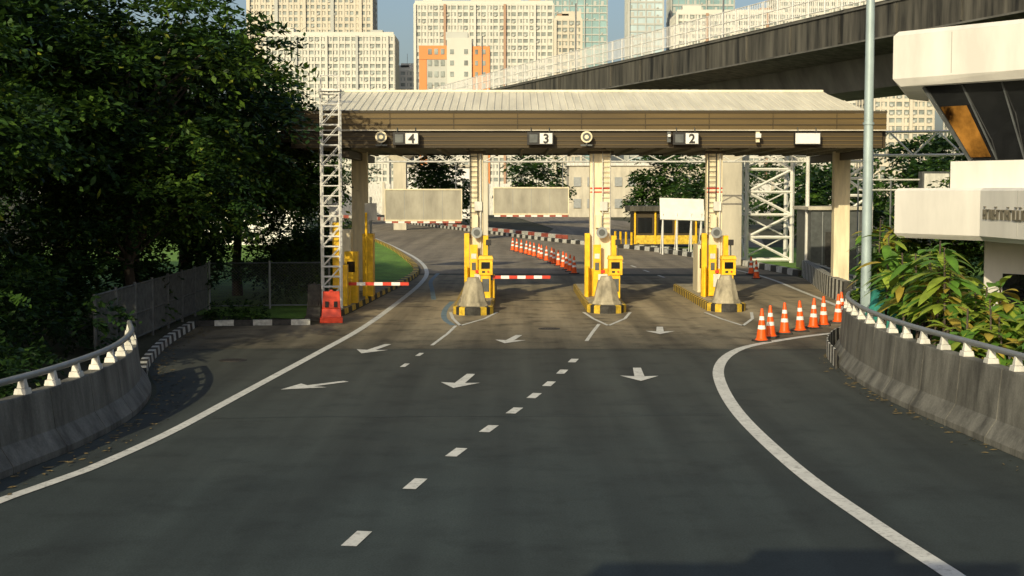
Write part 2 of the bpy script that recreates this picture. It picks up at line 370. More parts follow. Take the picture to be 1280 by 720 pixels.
# ------------------------------------------------------------ canopy
X0,X1,YF,YB=-8.35,14.25,55.0,66.0
g=group('toll_canopy',(3,60,0))
b=MB()
b.bx(X0,X1,YF,YF+.25,6.1,6.72,'brown2'); b.bx(X0-.12,X1+.12,YF-.12,YF+.25,6.74,7.42,'brown')
b.bx(X0-.14,X1+.14,YF-.16,YF-.0,7.43,7.5,'brown2')
for z in(6.2,6.36,6.52): b.bx(X0,X1,YF-.025,YF-.002,z,z+.03,'brown')
b.bx(X0-.12,X1+.12,YF-.15,YF-.122,6.745,6.79,'conc_l')
for z in(6.96,7.2): b.bx(X0-.12,X1+.12,YF-.15,YF-.122,z,z+.04,'brown2')
for x in np.arange(X0+1.2,X1,2.45): b.bx(x,x+.02,YF-.158,YF-.121,6.81,7.41,'brown2')
for x,a in((X0,-1),(X1,1)): b.bx(min(x,x+a*.2),max(x,x+a*.2),YF+.26,YB,6.1,7.4,'brown2')
b.bx(X0,X1,YB-.2,YB,6.1,7.4,'brown2')
b.bx(X0-.75,X0-.21,YF+1.2,YB-1,6.35,7.2,'brown2')
b.obj('fascia',g)
b=MB(); b.bx(X0+.05,X1-.05,YF+.26,YB-.21,6.16,6.26,'soffit')
for x in np.arange(X0+1,X1,1.1): b.bx(x,x+.12,YF+.27,YB-.22,6.04,6.155,'soffit')
b.obj('soffit',g)
b=MB(); rz=8.62; ym=60.4
P=[(X0+.75,YF-.02,7.53),(X1-.6,YF-.02,7.53),(X1-.6,YB,7.53),(X0+.75,YB,7.53),(X0+1.35,ym,rz),(X1-1.2,ym,rz)]
b.add(P,[(0,1,5,4),(1,2,5),(2,3,4,5),(3,0,4)],'roof')
n=74
for i in range(1,n):
    x=X0+.75+(X1-X0-1.35)*i/n
    t=min(1,(x-X0-.75)/.6,(X1-.6-x)/.6)
    b.add([(x-.03,YF-.03,7.54),(x+.03,YF-.03,7.54),(x+.03,YF+(ym-YF)*t,7.54+(rz-7.53)*t),(x-.03,YF+(ym-YF)*t,7.54+(rz-7.53)*t),(x,YF-.03,7.565),(x,YF+(ym-YF)*t,7.565+(rz-7.53)*t)],[(0,4,5,3),(4,1,2,5),(0,1,4)],'roof')
b.bx(X0+1.3,X1-1.15,ym-.12,ym+.12,rz-.01,rz+.07,'roof')
for x in np.arange(4.4,7.8,.42): b.box((x,ym+.5,rz+.06),(.28,.3,.14),'steeld')
b.obj('roof',g)
b=MB()
for x,y in((13.85,60),(-6.45,60.5)):
    b.box((x,y,3.05),(.66,.5,6.1),'cream'); b.box((x,y,.35),(.9,.8,.7),'conc_l')
for x in(-6.45,13.85): b.bx(x-.14,x+.14,YF+.3,YB-.3,5.72,6.035,'brown2')
b.obj('columns',g,bevel=.02)

def lane_sign(x,digit):
    g=group('lane_number_sign',(x,54.7,6.45)); b=MB()
    b.bx(x-.5,x+.5,54.55,54.8,6.2,6.68,'black'); b.bx(x-.02 if digit else x-.48,x+.46,54.535,54.549,6.24,6.64,'white')
    if digit: b.bx(x-.42,x-.1,54.53,54.548,6.28,6.6,'steeld')
    for s in(-.35,.35): b.bar((x+s,54.68,6.68),(x+s,54.86,6.86),.03,'steeld')
    b.obj('housing',g,bevel=.01)
    if digit:
        c=bpy.data.curves.new('digit','FONT'); c.body=digit; c.size=.48; c.align_x='CENTER'; c.extrude=.006; c.offset=.012
        o=bpy.data.objects.new('digit',c); S.collection.objects.link(o); c.materials.append(M['black'])
        o.parent=g; o.rotation_euler=(math.pi/2,0,0); o.location=Vector((.22,-.18,-.175))
for x,dg in((-4.05,'4'),(1.08,'3'),(6.65,'2'),(11.3,None)): lane_sign(x,dg)
def round_lamp(x):
    b=MB()
    b.cyl((x,54.86,6.5),(x,54.62,6.5),.15,.22,'steel',20); b.cyl((x,54.62,6.5),(x,54.56,6.5),.22,.22,'cream',20)
    b.cyl((x,54.559,6.5),(x,54.545,6.5),.16,.16,'steeld',18); b.cyl((x,54.544,6.5),(x,54.535,6.5),.08,.08,'cream',14); b.bx(x-.03,x+.03,54.6,54.8,6.2,6.35,'steeld'); b.bx(x-.22,x+.22,54.66,54.8,6.16,6.22,'steeld')
    b.obj('round_signal_lamp')
for x in(-5.0,2.85): round_lamp(x)
b=MB()
b.box((9.4,54.7,6.5),(.14,.14,.4),'cream'); b.box((9.4,54.56,6.55),(.2,.12,.16),'white'); b.bar((9.4,54.76,6.6),(9.4,54.9,6.7),.03,'steeld'); b.obj('security_camera')
b=MB()
b.box((6.0,54.7,6.5),(.14,.14,.4),'steeld'); b.box((6.0,54.56,6.55),(.1,.12,.1),'white'); b.obj('security_camera')

# ------------------------------------------------------------ toll islands
def striped_outline(b,cx,y0,y1,w,h):
    out=[(cx,y0),(cx+w*.6,y0+.12),(cx+w,y0+.8),(cx+w,y1),(cx-w,y1),(cx-w,y0+.8),(cx-w*.6,y0+.12),(cx,y0)]
    pts=resample([np.array(p) for p in out],.3); pts[-1]=pts[0].copy()
    inner=[np.array([cx+(p[0]-cx)*.86,p[1]+(.1 if p[1]<y0+1.3 else 0)]) for p in pts]
    for i in range(len(pts)-1):
        a,d=pts[i],pts[i+1]; ia,idd=inner[i],inner[i+1]; mk='yellowd' if i%2 else 'blackw'
        b.add([(*a,0),(*d,0),(*d,h),(*a,h)],[(0,1,2,3)],mk); b.add([(*a,h),(*d,h),(*idd,h+.03),(*ia,h+.03)],[(0,1,2,3)],mk)
    b.add([(*p,h+.03) for p in inner[:-1]],[tuple(range(len(inner)-1))],'conc_jb')
def ladder(b,x,y,z0,z1,w,mk,step=.3,depth=0,r=.035):
    for yy in((y,y+depth) if depth else (y,)):
        for sx in(-w/2,w/2): b.bar((x+sx,yy,z0),(x+sx,yy,z1),r,mk)
        z=z0+.2; k=0
        while z<z1:
            b.bar((x-w/2,yy,z),(x+w/2,yy,z),r*.7,mk)
            if depth and k%2==0: b.bar((x-w/2,yy,z),(x+w/2,yy,min(z1,z+step*2)),r*.5,mk)
            z+=step; k+=1
    if depth:
        z=z0+.2
        while z<z1:
            for sx in(-w/2,w/2): b.bar((x+sx,y,z),(x+sx,y+depth,z),r*.6,mk)
            z+=step*2
def machine(b,x,y,hw,z0=.3):
    b.box((x,y,z0+.45),(hw*.7,.42,.9),'yellow'); b.box((x,y-.02,z0+1.2),(hw,.5,.6),'yellow')
    b.box((x,y-.02,z0+1.57),(hw*1.12,.6,.14),'yellow',top=.85)
    b.box((x,y-.279,z0+1.27),(hw*.62,.02,.26),'glassd'); b.box((x-.08,y-.278,z0+1.02),(.12,.02,.08),'black'); b.cyl((x+.1,y-.27,z0+1.03),(x+.1,y-.31,z0+1.03),.035,.035,'red',10)
    b.box((x,y-.22,z0+.5),(hw*.5,.02,.5),'steeld')
    b.cyl((x+hw*.2,y+.05,z0+1.64),(x+hw*.2,y+.05,z0+2.1),.03,.03,'steeld',8); b.box((x+hw*.2,y,z0+2.15),(.2,.16,.22),'black')
def island(cx,y0,wide,kind):
    g=group('toll_island',(cx,y0,0)); b=MB(); striped_outline(b,cx,y0,63.5,.72,.28); b.obj('kerb_base',g)
    b=MB(); yb=y0+.95; r=.56
    b.cyl((cx,yb,.312),(cx,yb,.42),r*1.02,r*.98,'conc_jb',8,False)
    b.cyl((cx,yb,.421),(cx,yb,1.16),r*.90,r*.60,'conc_jb',8,False)
    b.cyl((cx,yb,1.161),(cx,yb,1.32),r*.50,r*.38,'conc_jb',8,False)
    b.obj('impact_bollard',g,bevel=.03)
    b=MB(); y=56.2; hw=wide/2
    b.box((cx,y,3.15),(wide,.5,5.83),'cream')
    b.box((cx,y,.85),(wide+.16,.66,1.1),'yellow'); b.box((cx,y,5.95),(wide+.2,.75,.1),'brown2')
    if kind!=1:
        b.box((cx,y-.262,4.55),(wide*.98,.02,.06),'red'); b.box((cx,y-.262,4.40),(wide*.98,.02,.05),'red')
    b.obj('column',g,bevel=.02)
    b=MB(); lx=cx-hw*.35 if kind!=2 else cx+hw*.55
    ladder(b,lx,y-.36,2.6,6.0,.3,'steeld' if kind!=2 else 'whited',.2,0,.028)
    b.cyl((cx+hw*(.65 if kind!=2 else -.7),y-.3,1.4),(cx+hw*(.65 if kind!=2 else -.7),y-.3,6.0),.035,.035,'whited',8)
    b.box((cx-hw*.2,y-.4,3.25),(.24,.2,.5),'cream'); b.box((cx+hw*.3,y-.34,3.85),(.3,.14,.36),'whited')
    b.obj('cable_ladder',g)
    b=MB()
    b.cyl((cx+hw*.1,y-.3,2.82),(cx+hw*.1,y-.66,2.82),.1,.2,'cream',16); b.cyl((cx+hw*.1,y-.66,2.82),(cx+hw*.1,y-.69,2.82),.22,.22,'steel',16); b.cyl((cx+hw*.1,y-.691,2.82),(cx+hw*.1,y-.70,2.82),.13,.13,'steeld',16)
    b.obj('horn_speaker',g)
    b=MB()
    for sx in(-1,1):
        b.box((cx+sx*(hw+.11),y-.42,1.55),(.2,.3,2.48 if sx<0 else 2.3),'yellow')
        b.cyl((cx+sx*(hw+.12),y-.75,.31),(cx+sx*(hw+.12),y-.75,1.5),.065,.065,'yellow',10)
    b.box((cx-hw*.35,y-.62,1.35),(.3,.12,2.0),'yellow')
    b.box((cx+hw*.2,y-.70,.95),(wide*.45,.05,.5),'whited'); b.box((cx+hw*.2,y-.73,1.3),(.16,.02,.12),'red')
    b.box((cx-hw*.35,y-.69,1.9),(.2,.02,.2),'whited'); b.box((cx-hw*.35,y-.69,1.5),(.16,.02,.3),'steeld')
    b.obj('guard_posts',g,bevel=.015)
    b=MB(); machine(b,cx+hw+.12,y-1.05,.54); b.obj('ticket_machine',g,bevel=.015)
    b=MB(); machine(b,cx+.1,y+4.6,.5); b.box((cx,y+2.5,1.28),(.75,1.5,1.94),'cream'); b.box((cx,y+1.74,1.7),(.6,.02,.8),'glassd'); b.obj('equipment_cabinet',g,bevel=.015)
island(-1.4,50.4,.52,1); island(3.47,51.2,.82,2); island(7.95,51.8,.62,3)

def boom(name,x,y,L,hz=1.05):
    g=group(name,(x,y,0)); b=MB()
    b.box((x,y,.66),(.34,.34,.85),'yellow'); b.box((x,y,1.14),(.42,.4,.12),'yellow',top=.8); b.obj('drive_housing',g,bevel=.02)
    b=MB(); n=int(L/.32)
    for i in range(n): b.bx(x+.1+i*.32,x+.42+i*.32-.002,y-.24,y-.2,hz-.06,hz+.06,'red' if i%2==0 else 'reflw')
    b.box((x,y-.21,hz),(.22,.08,.24),'steeld'); b.obj('boom_arm',g)
boom('boom_barrier',-.85,55.4,2.3,1.1); boom('boom_barrier',-6.15,52.6,2.3,1.02)

b=MB(); ladder(b,-6.45,50.6,.1,7.9,.66,'white',.36,.45,.045); b.box((-6.45,50.8,8.0),(.75,.6,.08),'white')
for a,c in(((-6.75,50.5,8.0),(-6.75,50.5,8.5)),((-6.15,50.5,8.0),(-6.15,50.5,8.5)),((-6.75,50.5,8.5),(-6.15,50.5,8.5))): b.bar(a,c,.03,'white')
b.obj('lattice_mast')
g=group('toll_island',(-6.2,50,0)); b=MB(); b.prism([(-6.95,49.2),(-6.25,49.0),(-5.98,52),(-5.6,60),(-5.55,63),(-6.95,63)],.031,.23,'conc_jb'); b.obj('kerb_base',g)
b=MB()
b.box((-6.05,53.6,1.2),(.5,.5,1.94),'yellow'); b.box((-6.05,53.34,1.6),(.3,.02,.4),'glassd'); b.box((-5.75,57,1.5),(.42,.8,2.5),'yellow'); b.box((-6.5,55.5,1.6),(.5,.7,2.7),'cream')
b.cyl((-5.7,55.6,.23),(-5.7,55.6,3.6),.05,.05,'yellow',10); b.cyl((-5.75,58,.23),(-5.75,58,4.2),.05,.05,'steel',10)
b.box((-5.75,57.95,3.6),(.5,.04,.7),'whited'); b.box((-6.35,51.6,2.1),(.3,.3,2.4),'yellow'); b.box((-6.6,52.6,3.3),(.26,.3,1.4),'whited')
b.box((-6.2,51.9,1.0),(.4,.4,1.5),'yellow'); b.box((-6.7,52,4.1),(.3,.3,.3),'steeld'); b.obj('toll_equipment',g,bevel=.015)
def water_barrier(x,y,mk,w=.62,rz=0,h=1.0):
    b=MB()
    b.box((0,0,.09),(w*1.15,.62,.18),mk); b.box((0,0,.33),(w,.56,.3),mk,topx=.95,topy=.6); b.box((0,0,.48+(h-.48)/2),(w*.93,.32,h-.48),mk,topx=.9,topy=.75)
    b.cyl((0,0,h),(0,0,h+.05),.07,.06,mk,10); b.box((-w*.22,-.19,.62),(.12,.03,.2),'black'); b.box((w*.22,-.19,.62),(.12,.03,.2),'black')
    o=b.obj('plastic_barrier',bevel=.03,loc=(x,y,.008)); o.rotation_euler[2]=rz
water_barrier(-6.1,47.9,'orangeb',.66,.1,1.05); water_barrier(-6.75,48.5,'blackw',.5,-.05,1.25)

# ------------------------------------------------------------ cones
def cone_mesh():
    b=MB(); b.box((0,0,.025),(.42,.42,.05),'blackw',top=.95)
    prof=[(.155,.05,'orange'),(.118,.36,'reflw'),(.103,.47,'orange'),(.082,.62,'reflw'),(.068,.73,'orange'),(.035,.95,'orange')]
    for i in range(len(prof)-1):
        r0,z0,m=prof[i]; r1,z1,_=prof[i+1]
        b.cyl((0,0,z0),(0,0,z1-.0005),r0,r1,m,16)
    b.cyl((0,0,.05),(0,0,.09),.19,.155,'orange',16)
    return b
cb=cone_mesh(); proto=None
def cone(x,y,s=1):
    global proto
    if proto is None: o=cb.obj('traffic_cone'); proto=o
    else: o=bpy.data.objects.new('traffic_cone',proto.data); S.collection.objects.link(o)
    o.location=(x,y,.01); o.rotation_euler=(random.uniform(-.03,.03),random.uniform(-.04,.04),random.uniform(0,3)); o.scale=(s,s,s)
for p in((7.35,41.7),(7.82,42.8),(8.45,43.9),(9.1,44.7),(9.72,45.7),(10.25,46.6),(10.95,47.6),(11.3,48.6)): cone(*p,1.03)
for i in range(16):
    t=i/15; cone(3.4*(1-t)+(.1)*t+.35*math.sin(t*3.1)+random.uniform(-.08,.08),76.5*(1-t)+107*t,1.0)
for p in((12.4,72),(12.8,76)): cone(*p)

# ------------------------------------------------------------ boards on a gantry behind the canopy
M['board']=mat('aged_board',(.36,.34,.27),var=.25,scale=1.2,stretch=(1,1,.4))
def board(x0,x1,z0,z1,y):
    b=MB(); b.bx(x0,x1,y,y+.08,z0,z1,'board')
    for a in((x0-.05,x1+.05,z1,z1+.08),(x0-.05,x1+.05,z0-.08,z0)): b.bx(a[0],a[1],y-.04,y+.1,a[2],a[3],'cream')
    for x in(x0-.05,x1): b.bx(x,x+.05,y-.035,y+.1,z0,z1,'cream')
    for k in range(1,4): xx=x0+(x1-x0)*k/4; b.bx(xx,xx+.02,y-.006,y-.001,z0,z1,'steel')
    n=12; w=(x1-x0)/n
    for i in range(n): b.bx(x0+i*w,x0+(i+1)*w-.003,y-.02,y+.03,z0-.19,z0-.085,'redw' if i%2 else 'reflw')
    for x in(x0+.3,x1-.3): b.bar((x,y+.05,z1+.05),(x,y+.05,6.1),.035,'steel')
    b.obj('hanging_sign_board')
board(-7.1,-2.85,2.85,4.5,80); board(-1.0,3.15,3.2,4.6,80)
b=MB()
for z in(6.1,6.6): b.bar((-8.6,80.05,z),(16.6,80.05,z),.07,'whited')
for i in range(25): b.bar((-8.6+i,80.05,6.1 if i%2 else 6.6),(-7.6+i,80.05,6.6 if i%2 else 6.1),.045,'whited')
for x in(-8.6,16.6): b.cyl((x,80.05,0),(x,80.05,6.7),.13,.11,'whited',12)
b.obj('height_limit_gantry')
# unseen gantry and board, added behind the viewpoint to shade the near road
b=MB()
b.cyl((-10.8,0,6.4),(12.6,0,6.4),.12,.12,'steel',10)
for x in(-10.8,12.6): b.cyl((x,0,0),(x,0,6.6),.16,.13,'steel',12)
b.prism([(-4.9,.2),(.1,.2),(.1,.3),(-4.9,.3)],6.0,7.75,'steeld')
b.prism([(-3.2,.2),(-1.4,.2),(-1.4,.3),(-3.2,.3)],7.751,8.05,'steeld'); b.obj('shadow_casting_gantry',bevel=.05)

# ------------------------------------------------------------ viaduct
g=group('elevated_viaduct',(11,85,0))
vp=smooth([(38,5),(30.5,25),(24.2,42),(18.2,60),(10,85.5),(.6,113),(-11.6,150),(-28,200),(-52,262),(-92,350)],3)
b=MB(); sweep(b,vp,[(0,11.35),(0,13.0),(.25,13.0),(.3,11.9),(9.7,11.9),(9.75,13.0),(10,13.0),(10,11.35),(7.6,11.0),(2.4,11.0)],'conc_d',1); b.obj('deck_and_parapets',g)
b=MB(); sweep(b,vp,[(2.45,11.0),(3.0,9.5),(7.0,9.5),(7.55,11.0)],'conc_g',1); b.obj('box_girder',g)
b=MB(); r=resample(vp,4.8); N=normals(r)
for p,n in zip(r,N):
    a=math.atan2(n[1],n[0]); c=p-n*.03; b.box((c[0],c[1],12.1),(.1,.1,1.3),'conc_d',a)
sweep(b,vp,[(-.09,12.82),(-.09,12.9),(-.002,12.9),(-.002,12.82)],'conc_g',1); sweep(b,vp,[(-.1,11.3),(-.1,11.38),(-.002,11.38),(-.002,11.3)],'conc_g',1)
b.obj('parapet_ribs',g)
b=MB(); r=resample(vp,1.6); N=normals(r)
for i,(p,n) in enumerate(zip(r,N)):
    c=p+n*.12; b.bar((c[0],c[1],13),(c[0],c[1],14.4),.06,'white')
    if i<len(r)-1:
        q=r[i+1]+N[i+1]*.12
        for z in(13.2,13.8,14.4): b.bar((c[0],c[1],z),(q[0],q[1],z),.045,'white')
        if p[1]<180:
            for k in range(1,8): e=c+(q-c)*k/8; b.bar((e[0],e[1],13.2),(e[0],e[1],14.4),.026,'white')
b.obj('railing',g)
b=MB()
for x,y in((13.0,86),(-3.0,135),(-13,166),(27,46),(-40,222)):
    b.box((x,y,4.3),(1.5,1.7,8.6),'conc_l'); b.loft([(x-.8,y-.9),(x+.8,y-.9),(x+.8,y+.9),(x-.8,y+.9)],8.0,[(x-3,y-1),(x+3,y-1),(x+3,y+1),(x-3,y+1)],9.45,'conc_l')
b.obj('piers',g,bevel=.05)
b=MB()
for t in range(8,len(r)-30,16):
    p=r[t]+N[t]*5; b.bar((p[0],p[1],11.9),(p[0],p[1],19.5),.09,'steel')
b.obj('catenary_masts',g)

# ------------------------------------------------------------ lattice towers etc.
def lattice_tower(x,y,w,h,step=1.3):
    b=MB(); c=[(x-w/2,y),(x+w/2,y),(x+w/2,y+w*.7),(x-w/2,y+w*.7)]
    for a in c: b.bar((a[0],a[1],0),(a[0],a[1],h),.19,'white')
    z=.2;k=0
    while z<h-step*.5:
        z1=min(h,z+step)
        for i in range(4):
            a,d=c[i],c[(i+1)%4]; ww=.12 if i==0 else .07
            b.bar((a[0],a[1],z),(d[0],d[1],z),ww,'white')
            if k%2: b.bar((a[0],a[1],z),(d[0],d[1],z1),ww,'white')
            else: b.bar((d[0],d[1],z),(a[0],a[1],z1),ww,'white')
        z=z1;k+=1
    b.obj('lattice_tower')
lattice_tower(15.9,88,2.8,9.0,1.4); lattice_tower(20.4,84,1.5,8.2,1.0)
b=MB()
for z in(6.6,8.0): b.bar((17.4,88,z),(28,84,z),.12,'white')
for i in range(8):
    t=i/8;u=(i+1)/8; b.bar((17.4+10.6*t,88-4*t,6.6 if i%2 else 8),(17.4+10.6*u,88-4*u,8 if i%2 else 6.6),.08,'white')
b.obj('truss_gantry')
b=MB(); b.bx(16.6,19.8,79,83,0,3.4,'steeld'); b.bx(16.4,20.0,78.8,83.2,3.4,3.6,'conc_l')
for x in(17.2,18.3,19.2): b.bx(x,x+.06,78.9,78.98,.1,3.3,'steel')
b.bx(17.4,18.2,78.93,78.99,.1,2.2,'blackw'); b.obj('equipment_shelter',bevel=.02)
b=MB(); b.bx(9.6,14.6,112,115.5,.3,2.9,'brown2'); b.bx(9.2,15,111.5,116,2.9,3.3,'conc_d'); b.bx(9.6,14.6,111.93,111.99,.3,1.0,'yellowd')
for x in(9.6,11.2,12.8,14.4): b.bx(x,x+.14,111.85,111.99,.3,2.9,'yellow')
for x in(9.9,11.5,13.1): b.bx(x,x+1.1,111.9,111.99,1.2,2.4,'glassd')
b.obj('guard_kiosk',bevel=.02)
b=MB()
for x in(10.6,11.6,12.6,13.3): b.bar((x,100,0),(x,100,2.9),.08,'white'); b.bar((x,101.5,0),(x,100,2.7),.06,'white')
b.add([(10.4,99.9,2.5),(13.5,99.9,2.4),(13.5,100.4,3.9),(10.4,100.4,4.0),(10.4,100,2.45),(13.5,100,2.35),(13.5,100.5,3.85),(10.4,100.5,3.95)],[(0,1,2,3),(7,6,5,4),(0,1,5,4),(1,2,6,5),(2,3,7,6),(3,0,4,7)],'white')
b.obj('white_panel_sign')
b=MB()
for i in range(4): b.bar((8.2+i*.35,113-i,0),(8.2+i*.35,113-i,1.3),.12,'yellow')
b.obj('yellow_posts')
b=MB()
for i in range(6): b.box((14.95+i*.12,62+i*2,.4),(.12,.12,.8),'steel')
sweep(b,[np.array((14.85,61.5)),np.array((15.5,73.5))],[(-.05,.5),(-.09,.58),(-.05,.66),(-.09,.74),(-.05,.8),(-.02,.8),(-.02,.5)],'steel',1); b.obj('guard_rail')
b=MB()
for x in np.arange(17,30,1.6): b.bar((x,70,0),(x,70,5.0),.06,'steel')
for z in(4.5,5.0): b.bar((17,70,z),(29,70,z),.06,'whited')
b.bx(20,21.4,69.6,70.2,4.3,5.4,'steeld'); b.bx(20.1,21.3,69.5,69.59,4.4,5.3,'whited'); b.obj('metal_gantry_walkway')
b=MB(); b.bx(-26,-17.2,118,126,0,4.9,'white'); b.bx(-26.3,-16.9,117.6,126.4,4.9,5.15,'conc_l')
for x in np.arange(-25.4,-18,1.9): b.bx(x,x+.9,117.9,117.99,2.0,3.2,'steel')
b.obj('site_office_building')
b=MB(); b.bx(-19,-6,236,244,0,8.5,'white'); b.bx(-19.3,-5.7,235.6,244.4,8.5,8.9,'conc_l')
for x in np.arange(-18.3,-6.8,2.0):
    for z in(1.6,5.2): b.bx(x,x+1.1,235.85,235.99,z,z+1.4,'steel')
b.obj('low_white_building')
b=MB(); b.bx(10,36,250,262,0,9,'conc_l'); b.bx(9.6,36.4,249.6,262.4,9,9.5,'whited')
for x in np.arange(10.8,35,2.4):
    for z in(1.6,5.4): b.bx(x,x+1.3,249.8,249.99,z,z+1.6,'steel')
b.obj('low_concrete_building')
b=MB(); b.bx(-60,70,275,275.5,0,6.0,'whited')
for x in np.arange(-60,70,5): b.bx(x,x+.5,274.7,274.99,0,6.3,'conc_l')
b.obj('boundary_wall')

# ------------------------------------------------------------ lamp pole
b=MB(); px,py=9.55,38.3
b.cyl((px,py,0),(px,py,13),.145,.10,'pole',20); b.cyl((px,py,0),(px,py,.06),.3,.3,'pole',16); b.box((px,py-.14,1.5),(.16,.05,.5),'pole')
b.cyl((px,py,6.2),(px,py,6.26),.15,.15,'pole',20)
b.tube([(px,py,12.9),(px-.6,py-.1,13.5),(px-2.2,py-.3,13.9)],[.08,.07,.05],'pole',8); b.box((px-2.6,py-.35,13.9),(.9,.3,.14),'pole'); b.obj('street_lamp')

# ------------------------------------------------------------ white control building (right)
def inset(poly,d,c=(19,36)):
    out=[]
    for x,y in poly:
        v=np.array([c[0]-x,c[1]-y]); v=v/np.linalg.norm(v)*d; out.append((x+v[0],y+v[1]))
    return out
M['facade']=mat('white_facade_panel',(.68,.67,.62),var=.12,scale=.9,stretch=(1,1,.3),rough=.5)
M['facade2']=mat('facade_joint',(.35,.35,.33),var=.1)
pl=[(10.1,37.6),(11.5,35.0),(11.75,30.5),(14.5,27),(27,27),(27,46),(15,46),(11.9,42.5)]
pu=[(10.15,38.2),(12.4,35.4),(14.6,32.4),(17,30.5),(27,30),(27,47),(15,47),(11.9,43.5)]
g=group('white_control_building',(16,36,0))
def band(poly,z0,z1,ch,nm):
    b=MB(); b.loft(inset(poly,ch),z0,poly,z0+ch,'facade'); b.loft(poly,z0+ch+.001,poly,z1-ch*.6,'facade'); b.loft(poly,z1-ch*.6+.001,inset(poly,ch*.7),z1,'facade')
    for i in range(3):
        a=np.array(poly[i]);c=np.array(poly[(i+1)%len(poly)]);L=np.linalg.norm(c-a);k=max(1,int(L/1.6))
        for j in range(1,k):
            p=a+(c-a)*j/k; ang=math.atan2((c-a)[1],(c-a)[0]); b.box((p[0],p[1],(z0+z1)/2+.05),(.018,.012,z1-z0-ch*2),'facade2',ang)
    b.obj(nm,g)
band(pl,3.2,4.5,.12,'lower_ring'); band(pu,7.2,8.65,.2,'upper_ring')
b=MB(); b.loft(inset(pl,1.4),4.501,inset(pl,1.4),5.2,'facade'); b.obj('middle_ledge',g)
q0=inset(pl,1.9); q1=inset(pu,.8)
b=MB(); b.loft(q0,5.201,q1,7.199,'glassd'); b.obj('sloped_windows',g)
b=MB()
for i in range(4):
    b.bar((*q0[i],5.22),(*q1[i],7.18),.08,'steeld')
    for t in(.33,.66):
        a=np.array(q0[i])*(1-t)+np.array(q0[i+1])*t; c=np.array(q1[i])*(1-t)+np.array(q1[i+1])*t; b.bar((*a,5.22),(*c,7.18),.04,'steeld')
b.obj('window_mullions',g)
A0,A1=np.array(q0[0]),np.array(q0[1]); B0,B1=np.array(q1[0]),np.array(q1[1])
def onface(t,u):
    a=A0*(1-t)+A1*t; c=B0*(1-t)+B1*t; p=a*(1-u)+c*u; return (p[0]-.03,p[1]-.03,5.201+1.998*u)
b=MB(); b.add([onface(.04,.05),onface(.29,.05),onface(.29,.72),onface(.04,.72)],[(0,1,2,3)],'amber'); b.obj('painted_window_reflection',g)  # orange reflection painted as a coloured quad just proud of the dark glass
b=MB(); q=inset(pl,2.3); b.loft(q,0,q,3.199,'facade')
for i,(t0,t1) in((1,(.2,.5)),(1,(.6,.9)),(0,(.25,.8))):
    a=np.array(q[i]);c=np.array(q[i+1]);p=a+(c-a)*(t0+t1)/2; ang=math.atan2((c-a)[1],(c-a)[0]); b.box((p[0],p[1],1.7),(np.linalg.norm(c-a)*(t1-t0),.1,1.2),'glassd',ang)
b.obj('ground_storey',g)
M['letter']=mat('bronze_letters',(.15,.14,.11),var=.2,rough=.4,metal=.4)
b=MB(); a=np.array(pl[1]);c=np.array(pl[2]); d=(c-a)/np.linalg.norm(c-a); ang=math.atan2(d[1],d[0])
s=.35; rnd=random.Random(3)
while s<4.2:
    w=rnd.uniform(.12,.18); p=a+d*s+np.array([-.02,0]); h=.24; z=3.86
    for off in(-w/2,w/2):
        qq=p+d*off; b.box((qq[0],qq[1],z),(.03,.04,h),'letter',ang)
    k=rnd.choice([-h/2,h/2,0]); b.box((p[0],p[1],z+k*.9),(w,.04,.03),'letter',ang)
    if rnd.random()<.35: b.box((p[0],p[1],z+h*.75),(w*.7,.04,.025),'letter',ang)
    s+=w+.08
b.obj('raised_lettering',g)

